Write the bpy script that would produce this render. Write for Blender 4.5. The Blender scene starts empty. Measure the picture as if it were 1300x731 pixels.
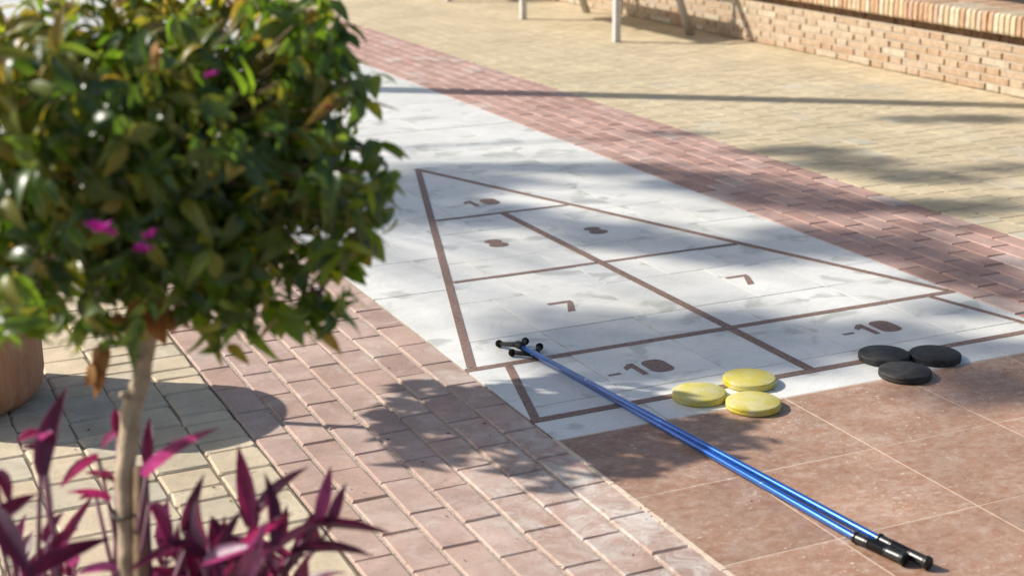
import bpy, bmesh, math, random
from mathutils import Vector, Matrix
rnd = random.Random(7)
S = bpy.context.scene
C = S.collection

# ------------------------------------------------------------ camera, sky, sun, exposure
CAM_H = 1.5546
YAW, PITCH, ROLL = 0.432253, 0.290799, -0.008692
FPX = 1943.62                      # focal length in pixels of a 1300 px wide picture
Fv = Vector((math.sin(YAW)*math.cos(PITCH), math.cos(YAW)*math.cos(PITCH), -math.sin(PITCH)))
R0 = Vector((math.cos(YAW), -math.sin(YAW), 0)); U0 = R0.cross(Fv)
Rv = math.cos(ROLL)*R0 + math.sin(ROLL)*U0; Uv = -math.sin(ROLL)*R0 + math.cos(ROLL)*U0
cd = bpy.data.cameras.new('camera'); cam = bpy.data.objects.new('camera', cd); C.objects.link(cam)
m = Matrix((Rv, Uv, -Fv)).transposed().to_4x4(); m.translation = Vector((0, 0, CAM_H))
cam.matrix_world = m
cd.sensor_width = 36; cd.lens = FPX/1300*36; cd.clip_start = .05; cd.clip_end = 2000
cd.dof.use_dof = True; cd.dof.focus_distance = 4.5; cd.dof.aperture_fstop = 3.3
S.camera = cam

EL = math.radians(36); AZ = Vector((-.805, .593, 0)).normalized()      # horizontal direction towards the sun
SUN = Vector((AZ.x*math.cos(EL), AZ.y*math.cos(EL), math.sin(EL)))
w = bpy.data.worlds.new('World'); S.world = w; w.use_nodes = True
nt = w.node_tree; sky = nt.nodes.new('ShaderNodeTexSky'); sky.sky_type = 'NISHITA'; sky.sun_disc = False
sky.sun_elevation = EL; sky.sun_rotation = math.atan2(AZ.x, AZ.y); sky.dust_density = 2.0; sky.air_density = 1.0
bg = nt.nodes['Background']; bg.inputs[1].default_value = .09; nt.links.new(sky.outputs[0], bg.inputs[0])
ld = bpy.data.lights.new('sun', 'SUN'); ld.energy = 4.5; ld.angle = math.radians(.53); ld.color = (1, .945, .86)
lo = bpy.data.objects.new('sun', ld); C.objects.link(lo); lo.rotation_euler = SUN.to_track_quat('Z', 'Y').to_euler()
lo.location = SUN*20
S.view_settings.view_transform = 'Standard'; S.view_settings.look = 'None'
S.view_settings.exposure = 0.3; S.view_settings.gamma = 1

def px(x, y, depth):               # photograph pixel + distance along the view axis -> world point
    return Vector((0, 0, CAM_H)) + (Fv + Rv*((x-650)/FPX) - Uv*((y-365.5)/FPX))*depth
def gnd(x, y, z=0):                # photograph pixel -> point on a level plane
    d = Fv + Rv*((x-650)/FPX) - Uv*((y-365.5)/FPX)
    return Vector((0, 0, CAM_H)) + d*((z-CAM_H)/d.z)

# ------------------------------------------------------------ helpers
def tag(o, label=None, cat=None, group=None, kind=None):
    if label: o['label'] = label
    if cat: o['category'] = cat
    if group: o['group'] = group
    if kind: o['kind'] = kind
    return o
def link(name, me, mt=None, parent=None, loc=None, rot=None):
    o = bpy.data.objects.new(name, me); C.objects.link(o)
    if mt is not None and me is not None and not me.materials: me.materials.append(mt)
    if parent: o.parent = parent
    if loc is not None: o.location = loc
    if rot is not None: o.rotation_euler = rot
    return o
def empty(name, loc=(0, 0, 0), **kw):
    o = bpy.data.objects.new(name, None); o.location = loc; C.objects.link(o); o.empty_display_size = .1
    return tag(o, **kw)
def mesh(name, vs, fs, smooth=False):
    me = bpy.data.meshes.new(name); me.from_pydata([tuple(v) for v in vs], [], fs); me.update()
    if smooth:
        for p in me.polygons: p.use_smooth = True
    return me
class MB:
    def __init__(s): s.v = []; s.f = []
    def add(s, vs, fs):
        n = len(s.v); s.v += [tuple(v) for v in vs]; s.f += [tuple(i+n for i in f) for f in fs]
    def box(s, x0, y0, z0, x1, y1, z1):
        s.add([(x0,y0,z0),(x1,y0,z0),(x1,y1,z0),(x0,y1,z0),(x0,y0,z1),(x1,y0,z1),(x1,y1,z1),(x0,y1,z1)],
              [(3,2,1,0),(4,5,6,7),(0,1,5,4),(1,2,6,5),(2,3,7,6),(3,0,4,7)])
    def tube(s, pts, rad, n=10, cap=True):
        pts = [Vector(p) for p in pts]
        if not hasattr(rad, '__len__'): rad = [rad]*len(pts)
        base = len(s.v); up = None
        for i, p in enumerate(pts):
            t = (pts[min(i+1, len(pts)-1)] - pts[max(i-1, 0)]).normalized()
            if up is None: up = t.orthogonal().normalized()
            up = (up - t*up.dot(t)).normalized(); b = t.cross(up)
            for k in range(n):
                a = 2*math.pi*k/n; s.v.append(tuple(p + (up*math.cos(a)+b*math.sin(a))*rad[i]))
        for i in range(len(pts)-1):
            for k in range(n):
                a = base+i*n+k; b2 = base+i*n+(k+1) % n
                s.f.append((a, b2, b2+n, a+n))
        if cap:
            s.f.append(tuple(base+k for k in reversed(range(n))))
            s.f.append(tuple(base+(len(pts)-1)*n+k for k in range(n)))
    def lathe(s, prof, n=48, cx=0, cy=0):
        base = len(s.v)
        for (r, z) in prof:
            for k in range(n):
                a = 2*math.pi*k/n; s.v.append((cx+r*math.cos(a), cy+r*math.sin(a), z))
        for i in range(len(prof)-1):
            for k in range(n):
                a = base+i*n+k; b = base+i*n+(k+1) % n
                s.f.append((a, b, b+n, a+n))
    def prism(s, poly, z0, z1):
        n = len(poly)
        s.add([(x, y, z0) for x, y in poly]+[(x, y, z1) for x, y in poly],
              [tuple(reversed(range(n))), tuple(range(n, 2*n))]+[(i, (i+1) % n, n+(i+1) % n, n+i) for i in range(n)])
    def mesh(s, name, smooth=False): return mesh(name, s.v, s.f, smooth)

# ------------------------------------------------------------ materials
def newmat(name):
    mt = bpy.data.materials.new(name); mt.use_nodes = True
    nt = mt.node_tree; b = nt.nodes['Principled BSDF']
    return mt, nt, b
def N(nt, t, **kw):
    n = nt.nodes.new(t)
    for k, v in kw.items():
        if isinstance(k, str) and k.startswith('i_'): n.inputs[k[2:].replace('_', ' ')].default_value = v
        else: setattr(n, k, v)
    return n
def ramp(nt, src, stops, interp='LINEAR'):
    r = nt.nodes.new('ShaderNodeValToRGB'); e = r.color_ramp.elements; r.color_ramp.interpolation = interp
    while len(e) < len(stops): e.new(.5)
    for i, (p, c) in enumerate(stops):
        e[i].position = p; e[i].color = (c[0], c[1], c[2], 1) if hasattr(c, '__len__') else (c, c, c, 1)
    nt.links.new(src, r.inputs[0]); return r.outputs[0]
def noise(nt, scale, detail=4, rough=.6, vec=None, dist=0):
    n = N(nt, 'ShaderNodeTexNoise'); n.inputs['Scale'].default_value = scale
    n.inputs['Detail'].default_value = detail; n.inputs['Roughness'].default_value = rough; n.inputs['Distortion'].default_value = dist
    if vec is not None: nt.links.new(vec, n.inputs['Vector'])
    return n.outputs['Fac']
def worldvec(nt, sc=(1, 1, 1), rot=0):
    g = N(nt, 'ShaderNodeNewGeometry'); mp = N(nt, 'ShaderNodeMapping'); mp.inputs['Scale'].default_value = sc
    mp.inputs['Rotation'].default_value = (0, 0, rot)
    nt.links.new(g.outputs['Position'], mp.inputs['Vector']); return mp.outputs[0]
def mix(nt, fac, a, b, mode='MIX'):
    m = N(nt, 'ShaderNodeMix'); m.data_type = 'RGBA'; m.blend_type = mode
    for s, v in ((m.inputs[0], fac), (m.inputs[6], a), (m.inputs[7], b)):
        if isinstance(v, bpy.types.NodeSocket): nt.links.new(v, s)
        elif hasattr(v, '__len__'): s.default_value = (*v[:3], 1)
        else: s.default_value = v if s == m.inputs[0] else (v, v, v, 1)
    return m.outputs[2]
def bump(nt, b, h, strength=.3, dist=.002):
    n = N(nt, 'ShaderNodeBump'); n.inputs['Strength'].default_value = strength; n.inputs['Distance'].default_value = dist
    nt.links.new(h, n.inputs['Height']); nt.links.new(n.outputs[0], b.inputs['Normal'])

def paver_mat(name, stops, grain=.25, bloom=None, sc=1, speck=(.75, 1.15), bdist=.002):
    mt, nt, b = newmat(name); v = worldvec(nt)
    oi = N(nt, 'ShaderNodeObjectInfo'); col = ramp(nt, oi.outputs['Random'], stops, 'LINEAR')
    big = ramp(nt, noise(nt, 9*sc, 5, .65, v), [(.3, .82), (.7, 1.12)])
    col = mix(nt, 1, col, big, 'MULTIPLY')
    fine = ramp(nt, noise(nt, 420, 3, .7, v), [(.3, speck[0]), (.7, speck[1])])
    col = mix(nt, 1, col, fine, 'MULTIPLY')
    spot = ramp(nt, noise(nt, 48, 5, .75, v, .4), [(.30, .55), (.40, 1), (.70, 1.0), (.80, 1.14)]); col = mix(nt, 1, col, spot, 'MULTIPLY')
    if bloom:
        mk = ramp(nt, noise(nt, 7, 6, .7, v, .8), [(bloom[0], 0), (bloom[1], .75)])
        col = mix(nt, mk, col, bloom[2])
        if len(bloom) > 3:          # cement haze rubbed over the bricks nearest the corner of the tiles
            sp = N(nt, 'ShaderNodeSeparateXYZ'); nt.links.new(v, sp.inputs[0])
            mx = N(nt, 'ShaderNodeMapRange'); mx.inputs[1].default_value = 1.15; mx.inputs[2].default_value = 1.62; nt.links.new(sp.outputs[0], mx.inputs[0])
            my = N(nt, 'ShaderNodeMapRange'); my.inputs[1].default_value = 3.9; my.inputs[2].default_value = 3.1; nt.links.new(sp.outputs[1], my.inputs[0])
            mm = N(nt, 'ShaderNodeMath', operation='MULTIPLY'); nt.links.new(mx.outputs[0], mm.inputs[0]); nt.links.new(my.outputs[0], mm.inputs[1])
            hz = ramp(nt, noise(nt, 11, 7, .72, v, 1.2), [(.44, 0), (.60, .85)]); col = mix(nt, mix(nt, 1, hz, mm.outputs[0], 'MULTIPLY'), col, (.72, .66, .60))
    dirt = ramp(nt, noise(nt, 2.1, 4, .6, v), [(.35, .86), (.65, 1.05)])
    col = mix(nt, 1, col, dirt, 'MULTIPLY')
    nt.links.new(col, b.inputs['Base Color']); b.inputs['Roughness'].default_value = .82
    b.inputs['Specular IOR Level'].default_value = .3
    bump(nt, b, noise(nt, 260, 5, .7, v), .5, bdist)
    return mt
def plain(name, col, rough=.6, metal=0, spec=.5, nz=None, bm=None):
    mt, nt, b = newmat(name); b.inputs['Base Color'].default_value = (*col, 1)
    b.inputs['Roughness'].default_value = rough; b.inputs['Metallic'].default_value = metal
    b.inputs['Specular IOR Level'].default_value = spec
    tc = N(nt, 'ShaderNodeTexCoord').outputs['Object']
    if nz:
        f = ramp(nt, noise(nt, nz[0], 5, .65, tc), [(.3, nz[1]), (.7, nz[2])])
        nt.links.new(mix(nt, 1, col, f, 'MULTIPLY'), b.inputs['Base Color'])
    if bm: bump(nt, b, noise(nt, bm[0], 4, .65, tc), bm[1], bm[2])
    return mt

M = {}
M['pink'] = paver_mat('pink_concrete', [(0, (.50, .335, .265)), (.3, (.57, .40, .325)), (.6, (.53, .375, .315)), (.85, (.60, .445, .36)), (1, (.46, .31, .26))], bloom=(.54, .76, (.68, .61, .54), 1))
M['pink2'] = paver_mat('red_concrete', [(0, (.49, .30, .245)), (.5, (.54, .35, .29)), (.9, (.58, .39, .33)), (1, (.60, .48, .42))], bloom=(.56, .82, (.64, .52, .45)))
M['beige'] = paver_mat('beige_concrete', [(0, (.68, .54, .36)), (.25, (.76, .62, .44)), (.5, (.70, .575, .40)), (.7, (.62, .55, .42)), (.85, (.76, .62, .42)), (1, (.54, .49, .385))], bloom=(.50, .75, (.76, .66, .49)), bdist=.004)
M['beige2'] = paver_mat('sandy_concrete', [(0, (.625, .51, .325)), (.6, (.655, .54, .35)), (.85, (.62, .525, .355)), (.95, (.60, .54, .41)), (1, (.63, .585, .46))], bloom=(.38, .58, (.665, .55, .365)), bdist=.004)

def tile_mat():
    mt, nt, b = newmat('brown_marble'); v = worldvec(nt, (1, 1.35, 1), .15); v1 = worldvec(nt)
    oi = N(nt, 'ShaderNodeObjectInfo')
    a = ramp(nt, noise(nt, 27, 10, .76, v, .3), [(.30, (.29, .145, .082)), (.43, (.405, .235, .152)), (.54, (.465, .305, .22)), (.70, (.57, .44, .36))])
    rust = ramp(nt, noise(nt, 13, 6, .7, v, .6), [(.52, 0), (.66, .55)]); a = mix(nt, rust, a, (.46, .22, .12))
    pale = ramp(nt, noise(nt, 8, 6, .72, v1, .5), [(.52, 0), (.68, .5)]); a = mix(nt, pale, a, (.60, .46, .38))
    big = ramp(nt, noise(nt, 3.2, 4, .6, v), [(.34, (.86, .80, .76)), (.66, (1.13, 1.13, 1.13))])
    col = mix(nt, 1, a, big, 'MULTIPLY')
    fl = ramp(nt, noise(nt, 60, 4, .65, v, .6), [(.61, 0), (.65, .9)])
    fl2 = ramp(nt, noise(nt, 5, 3, .6, v1), [(.42, .1), (.58, 1)])
    col = mix(nt, mix(nt, 1, fl, fl2, 'MULTIPLY'), col, (.74, .62, .50))
    fn = ramp(nt, noise(nt, 180, 4, .7, v), [(.3, .80), (.7, 1.14)])
    col = mix(nt, 1, col, fn, 'MULTIPLY')
    rr = ramp(nt, oi.outputs['Random'], [(0, .86), (1, 1.10)]); col = mix(nt, 1, col, rr, 'MULTIPLY')
    nt.links.new(col, b.inputs['Base Color']); b.inputs['Roughness'].default_value = .5
    bump(nt, b, noise(nt, 90, 5, .7, v), .25, .001); return mt
M['tile'] = tile_mat()
def marble_mat():
    mt, nt, b = newmat('white_marble'); v = worldvec(nt, (1, 1.25, 1), .12)
    oi = N(nt, 'ShaderNodeObjectInfo')
    # offset the veining per slab so that it breaks at the joints
    ad = N(nt, 'ShaderNodeVectorMath', operation='ADD'); sc = N(nt, 'ShaderNodeVectorMath', operation='SCALE')
    cb = N(nt, 'ShaderNodeCombineXYZ'); nt.links.new(oi.outputs['Random'], cb.inputs[0]); nt.links.new(oi.outputs['Random'], cb.inputs[1])
    nt.links.new(cb.outputs[0], sc.inputs[0]); sc.inputs['Scale'].default_value = 37
    nt.links.new(v, ad.inputs[0]); nt.links.new(sc.outputs[0], ad.inputs[1]); vv = ad.outputs[0]
    base = ramp(nt, noise(nt, 2.2, 6, .55, vv, .8), [(.25, (.64, .645, .60)), (.40, (.80, .785, .735)), (.60, (.88, .86, .80))])
    st = ramp(nt, noise(nt, 5.0, 3, .5, vv, .5), [(.585, 0), (.66, .62)])
    col = mix(nt, st, base, (.44, .44, .38))
    vein = ramp(nt, noise(nt, 3.2, 7, .62, vv, 2.2), [(.47, 0), (.50, .16), (.53, 0)])
    col = mix(nt, vein, col, (.42, .44, .43))
    v1 = worldvec(nt)
    d = ramp(nt, noise(nt, 140, 4, .7, v1), [(.3, .93), (.7, 1.04)]); col = mix(nt, 1, col, d, 'MULTIPLY')
    d = ramp(nt, noise(nt, 1.3, 4, .6, v1), [(.35, (.90, .89, .86)), (.65, (1.03, 1.03, 1.03))]); col = mix(nt, 1, col, d, 'MULTIPLY')
    nt.links.new(col, b.inputs['Base Color'])
    nt.links.new(ramp(nt, noise(nt, 30, 4, .6, v1), [(.3, .30), (.7, .44)]), b.inputs['Roughness']); b.inputs['Specular IOR Level'].default_value = .65
    bump(nt, b, noise(nt, 60, 4, .6, v1), .12, .001); return mt
M['marble'] = marble_mat()
def inlay_mat():
    mt, nt, b = newmat('brown_inlay'); v = worldvec(nt)
    a = ramp(nt, noise(nt, 70, 6, .7, v), [(.3, (.16, .095, .07)), (.5, (.25, .16, .125)), (.7, (.36, .25, .195))])
    nt.links.new(a, b.inputs['Base Color']); b.inputs['Roughness'].default_value = .6; return mt
M['inlay'] = inlay_mat()
M['grout'] = plain('cream_grout', (.74, .60, .47), .9, nz=(60, .8, 1.1))
M['dirt_joint'] = plain('grey_joint', (.11, .10, .085), .95, nz=(30, .6, 1.3))
M['sand'] = plain('pinkish_joint_sand', (.60, .48, .38), .95, nz=(150, .45, 1.25), bm=(180, .8, .004))
M['sand2'] = plain('beige_joint_sand', (.30, .24, .16), .95, nz=(120, .45, 1.35), bm=(180, .8, .004))
M['sand3'] = plain('yellow_joint_sand', (.58, .47, .31), .95, nz=(26, .12, 1.35), bm=(180, .8, .004))
M['earth'] = plain('ground_earth', (.33, .27, .19), .95, nz=(3, .7, 1.2))
M['mortar'] = plain('mortar', (.54, .45, .34), .95, nz=(60, .7, 1.15), bm=(120, .8, .006))

M['cap_shade_mortar'] = plain('cap_shade_mortar', (.20, .12, .07), .95, nz=(30, .5, 1.5), bm=(80, .9, .01))  # rough mortar, its brown darkened to paint the shade under the cap
def brick_mat(name, stops):
    mt, nt, b = newmat(name); v = worldvec(nt); oi = N(nt, 'ShaderNodeObjectInfo')
    col = ramp(nt, oi.outputs['Random'], stops)
    bl = ramp(nt, noise(nt, 24, 5, .7, v, .6), [(.35, .78), (.7, 1.16)]); col = mix(nt, 1, col, bl, 'MULTIPLY')
    ml = ramp(nt, noise(nt, 11, 5, .7, v, 1), [(.55, 0), (.75, .6)]); col = mix(nt, ml, col, (.66, .52, .38))
    nt.links.new(col, b.inputs['Base Color']); b.inputs['Roughness'].default_value = .88; b.inputs['Specular IOR Level'].default_value = .2
    bump(nt, b, noise(nt, 130, 5, .7, v), .6, .005); return mt
M['brick'] = brick_mat('old_brick', [(0, (.47, .32, .205)), (.3, (.52, .385, .265)), (.6, (.55, .43, .30)), (.8, (.51, .40, .295)), (.93, (.57, .48, .35)), (1, (.60, .53, .41))])
M['brick2'] = brick_mat('cap_brick_clay', [(0, (.52, .33, .21)), (.35, (.60, .40, .25)), (.6, (.64, .52, .34)), (.8, (.68, .60, .44)), (1, (.55, .36, .26))])

def terracotta():
    mt, nt, b = newmat('terracotta'); tc = N(nt, 'ShaderNodeTexCoord').outputs['Object']
    mp = N(nt, 'ShaderNodeMapping'); mp.inputs['Scale'].default_value = (3, 3, .5); nt.links.new(tc, mp.inputs[0]); v = mp.outputs[0]
    col = ramp(nt, noise(nt, 4, 6, .65, v, .5), [(.3, (.30, .13, .065)), (.5, (.42, .205, .11)), (.7, (.50, .28, .165))])
    s = ramp(nt, noise(nt, 14, 6, .7, v, .3), [(.5, 0), (.72, .55)]); col = mix(nt, s, col, (.56, .42, .30))
    nt.links.new(col, b.inputs['Base Color']); b.inputs['Roughness'].default_value = .85
    bump(nt, b, noise(nt, 40, 5, .6, v), .4, .004); return mt
M['terracotta'] = terracotta()
M['soil'] = plain('potting_soil', (.055, .038, .026), .95, nz=(40, .5, 1.6), bm=(60, 1, .02))

def leaf_mat(name, stops, trans, tcol, rough=.38, spec=.55, vein=None):
    mt, nt, b = newmat(name)
    oi = N(nt, 'ShaderNodeObjectInfo'); at = N(nt, 'ShaderNodeAttribute'); at.attribute_name = 'tint'
    add = N(nt, 'ShaderNodeMath', operation='ADD'); nt.links.new(oi.outputs['Random'], add.inputs[0]); nt.links.new(at.outputs['Fac'], add.inputs[1])
    fr = N(nt, 'ShaderNodeMath', operation='FRACT'); nt.links.new(add.outputs[0], fr.inputs[0])
    col = ramp(nt, fr.outputs[0], stops)
    tc = N(nt, 'ShaderNodeTexCoord').outputs['Object']
    nz = ramp(nt, noise(nt, 45, 4, .6, tc), [(.3, .8), (.7, 1.2)]); col = mix(nt, 1, col, nz, 'MULTIPLY')
    if vein:
        mp = N(nt, 'ShaderNodeMapping'); mp.inputs['Scale'].default_value = vein; nt.links.new(tc, mp.inputs[0])
        vz = noise(nt, 1.0, 4, .65, mp.outputs[0]); col = mix(nt, 1, col, ramp(nt, vz, [(.3, .62), (.7, 1.45)]), 'MULTIPLY'); bump(nt, b, vz, .4, .001)
    nt.links.new(col, b.inputs['Base Color']); b.inputs['Roughness'].default_value = rough; b.inputs['Specular IOR Level'].default_value = spec
    tr = N(nt, 'ShaderNodeBsdfTranslucent'); nt.links.new(mix(nt, 1, col, tcol, 'MULTIPLY'), tr.inputs[0])
    ms = N(nt, 'ShaderNodeMixShader'); ms.inputs[0].default_value = trans
    nt.links.new(b.outputs[0], ms.inputs[1]); nt.links.new(tr.outputs[0], ms.inputs[2])
    nt.links.new(ms.outputs[0], nt.nodes['Material Output'].inputs[0]); return mt
M['leaf'] = leaf_mat('glossy_leaf', [(0, (.042, .074, .015)), (.35, (.066, .112, .020)), (.65, (.105, .160, .028)), (.85, (.165, .215, .036)), (.95, (.25, .27, .045)), (1, (.32, .26, .05))], .48, (2.6, 2.9, .9), .36, .95)
M['young_sunlit_leaf'] = leaf_mat('young_sunlit_leaf', [(0, (.16, .20, .03)), (.5, (.25, .24, .04)), (.8, (.30, .20, .05)), (1, (.22, .26, .05))], .42, (1.9, 1.7, 1.0))  # pale new growth, its colour also standing in for sunlit leaves
M['bract'] = leaf_mat('magenta_bract', [(0, (.42, .02, .30)), (1, (.62, .04, .45))], .4, (1.2, 1.0, 1.1), .6)
M['dead'] = leaf_mat('dry_brown_leaf', [(0, (.34, .16, .05)), (1, (.50, .27, .09))], .35, (1.1, 1, .9), .7)
M['purple'] = leaf_mat('purple_leaf', [(0, (.060, .016, .045)), (.35, (.12, .024, .070)), (.65, (.19, .040, .105)), (.85, (.20, .085, .17)), (1, (.30, .15, .28))], .32, (3.6, .9, 1.9), .42, .8, (14, 260, 260))
M['stem'] = plain('purple_stem', (.20, .07, .12), .5, nz=(20, .7, 1.3))
M['bark'] = plain('pale_bark', (.52, .41, .28), .85, nz=(28, .6, 1.25), bm=(30, .8, .006))
M['twig'] = plain('twig_bark', (.22, .15, .08), .85, nz=(28, .6, 1.25))
M['stake'] = plain('weathered_wood', (.36, .25, .15), .85, nz=(34, .65, 1.2), bm=(50, .7, .004))
M['wire'] = plain('black_wire', (.02, .02, .02), .5)

# ------------------------------------------------------------ ground
mb = MB(); mb.add([(-300, -300, -.05), (300, -300, -.05), (300, 300, -.05), (-300, 300, -.05)], [(0, 1, 2, 3)])
tag(link('ground', mb.mesh('ground'), M['earth']), 'sandy earth ground carrying the paving', kind='structure')

def worn_paver(wx, wy, r, ch, jit, drop, th=.045):
    """tumbled paver with knocked-off corners"""
    j = lambda: r.uniform(-jit, jit); a, b = wx/2, wy/2; ring = []
    for k, (sx, sy) in enumerate(((-1, -1), (1, -1), (1, 1), (-1, 1))):
        c1, c2 = r.uniform(.003, .011), r.uniform(.003, .011)
        p, q = (sx*(a-c1)+j()*.3, sy*b+j()), (sx*a+j(), sy*(b-c2)+j()*.3)
        ring += [q, p] if k % 2 == 0 else [p, q]
    n = 8; vs = [(x, y, -th) for x, y in ring]+[(x, y, -drop) for x, y in ring]+[(x*(1-ch/a), y*(1-ch/b), j()*.25) for x, y in ring]
    fs = [tuple(range(16, 24))]
    for k in range(n):
        l = (k+1) % n; fs += [(k, l, n+l, n+k), (n+k, n+l, 2*n+l, 2*n+k)]
    return mesh('paver', vs, fs)
def paver_mesh(wx, wy, r, th=.045, ch=.004, jit=.0012, drop=.004):
    """one paver, chamfered top, origin at the middle of its top face"""
    j = lambda: r.uniform(-jit, jit)
    a, b = wx/2, wy/2; ring = []; vs = []
    for sx, sy in ((-1, -1), (1, -1), (1, 1), (-1, 1)):
        x, y = sx*a+j(), sy*b+j(); ring.append((x, y))
    for x, y in ring: vs.append((x, y, -th))
    for x, y in ring: vs.append((x, y, -drop+j()*.3))
    for x, y in ring: vs.append((x-math.copysign(ch, x), y-math.copysign(ch, y), j()*.5))
    fs = [(8, 9, 10, 11)]
    for k in range(4):
        l = (k+1) % 4; fs += [(k, l, 4+l, 4+k), (4+k, 4+l, 8+l, 8+k)]
    return mesh('paver', vs, fs)
def joined(name, parts, mt, parent):
    mb = MB()
    for me, (x, y, z) in parts:
        mb.add([(v.co.x+x, v.co.y+y, v.co.z+z) for v in me.vertices], [tuple(p.vertices) for p in me.polygons])
    o = link(name, mb.mesh(name), mt, parent); o['kind'] = 'stuff'; return o

def sheet(name, x0, y0, x1, y1, z, mt, parent):
    mb = MB(); mb.add([(x0, y0, z), (x1, y0, z), (x1, y1, z), (x0, y1, z)], [(0, 1, 2, 3)])
    return link(name, mb.mesh(name), mt, parent)

# brick-bond pink strips
def pink_strip(label, edges, phases, y0, ypart, y1, mt, gap, drop, nvar=6):
    st = empty('brick_paving', (0, 0, 0), kind='structure', label=label)
    sheet('joint_sand', edges[0], y0, edges[-1], y1, -.0048, M['sand'], st)
    rest = []
    for c in range(len(edges)-1):
        wx = edges[c+1]-edges[c]
        vs = [paver_mesh(wx-gap, .1965, rnd, drop=drop) for _ in range(nvar)]
        for v in vs: v.materials.append(mt)
        y = y0 - (y0-phases[c]) % .2
        while y < y1:
            if y < y0 and y+.2 > y0+.03:           # cut brick against the edge of the tiles
                Lc = y+.2-y0; cm = paver_mesh(wx-gap, Lc-.0035, rnd, drop=drop); cm.materials.append(mt)
                link('brick', cm, None, st, (edges[c]+wx/2, y0+Lc/2, 0))
            elif y >= y0:
                p = (edges[c]+wx/2+rnd.uniform(-.001, .001), y+.1+rnd.uniform(-.0015, .0015), rnd.uniform(-.0012, .0012))
                me = rnd.choice(vs)
                if y < ypart: link('brick', me, None, st, p, (rnd.uniform(-.006, .006), rnd.uniform(-.008, .008), rnd.uniform(-.004, .004)))
                else: rest.append((me, p))
            y += .2
    if rest: joined('brick', rest, mt, st)
    return st
pink_strip('strip of pink brick paving left of the white court', [.965, 1.066, 1.167, 1.268, 1.370, 1.474, 1.580, 1.688],
           [.150, .050, .128, .030, .120, .030, .095], 2.0, 8.4, 17, M['pink'], .0085, .004)
pink_strip('strip of red brick paving right of the white court', [3.543, 3.648, 3.749, 3.850, 3.951, 4.052, 4.152, 4.25],
           [.098, .198, .100, .192, .090, .190, .090], 3.386, 11.2, 18, M['pink2'], .0065, .0045)

# ashlar beige paving in columns 14 cm wide
def beige(label, xs, y0, y1, near, mt, joint, sandz, gapx, gap, lens, nmax=298, ch=.006, tilt=.008, drop=.005, jit=.003, dz=.001):
    st = empty('beige_paving', (0, 0, 0), kind='structure', label=label)
    sheet('joint_sand', xs[0], y0, xs[-1], y1, sandz, joint, st)
    var = {}
    for L in lens:
        var[L] = [worn_paver(.1405-gapx, L-gap, rnd, ch, jit, drop) for _ in range(5)]
        for v in var[L]: v.materials.append(mt)
    lst = []
    for c in range(len(xs)-1):
        y = y0
        while y < y1:
            L = rnd.choice(lens)
            lst.append((rnd.choice(var[L]), (xs[c]+.07+rnd.uniform(-.0015, .0015), y+L/2, rnd.uniform(-dz, dz*.7)))); y += L
    lst.sort(key=lambda e: near(e[1]))
    for me, p in lst[:nmax]:
        link('paver', me, None, st, p, (rnd.uniform(-tilt, tilt), rnd.uniform(-tilt, tilt), rnd.uniform(-.01, .01)))
    if len(lst) > nmax: joined('paver', lst[nmax:], mt, st)
    return st
def framed(p):                      # distance, with what lies outside the picture sent to the back
    v = Vector(p)-Vector((0, 0, CAM_H)); d = v.dot(Fv)
    if d < .1: return 1e4
    X, Y = 650+FPX*v.dot(Rv)/d, 365.5-FPX*v.dot(Uv)/d
    return d+(0 if -40 < X < 1340 and -30 < Y < 770 else 100)
LENS = (.075, .095, .095, .12, .14, .165, .19)
beige('beige cobble-like paving on the left around the pots', [.962-.1405*k for k in range(18, -1, -1)], 1.7, 16, framed, M['beige'], M['sand2'], -.0058, .0034, .0034, (.08, .10, .125, .14, .165, .19), jit=.0036)
beige('yellow-beige paving between red strip and brick wall', [4.252+.1405*k for k in range(0, 18)], 3.386, 17, framed, M['beige2'], M['sand3'], -.0017, .0024, .0062, (.10, .14, .165, .19, .21), ch=.0025, tilt=.0012, drop=.0025, jit=.0018, dz=.0004)

# ------------------------------------------------------------ white marble court
court = empty('marble_court', (0, 0, 0), kind='structure', label='white marble shuffleboard court with brown inlaid scoring lines')
sheet('joint_bed', 1.6885, 3.36, 3.543, 17, -.0035, M['dirt_joint'], court)
def clip(poly, a, b, c):            # keep a*x+b*y<=c
    out = []
    for i in range(len(poly)):
        p, q = poly[i], poly[(i+1) % len(poly)]; dp, dq = a*p[0]+b*p[1]-c, a*q[0]+b*q[1]-c
        if dp <= 0: out.append(p)
        if (dp < 0 < dq) or (dq < 0 < dp):
            t = dp/(dp-dq); out.append((p[0]+t*(q[0]-p[0]), p[1]+t*(q[1]-p[1])))
    return out
def area(p): return abs(sum(p[i][0]*p[(i+1) % len(p)][1]-p[(i+1) % len(p)][0]*p[i][1] for i in range(len(p))))/2
def shrink(poly, g):
    n = len(poly); out = poly
    for i in range(n):
        p, q = poly[i], poly[(i+1) % n]; dx, dy = q[0]-p[0], q[1]-p[1]; l = math.hypot(dx, dy)
        if l < 1e-6: continue
        a, b = dy/l, -dx/l; out = clip(out, a, b, a*p[0]+b*p[1]-g)
        if len(out) < 3: return []
    return out
def dedupe(p):
    o = []
    for v in p:
        if not o or math.hypot(v[0]-o[-1][0], v[1]-o[-1][1]) > 1e-4: o.append(v)
    if len(o) > 1 and math.hypot(o[0][0]-o[-1][0], o[0][1]-o[-1][1]) < 1e-4: o.pop()
    return o
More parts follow.
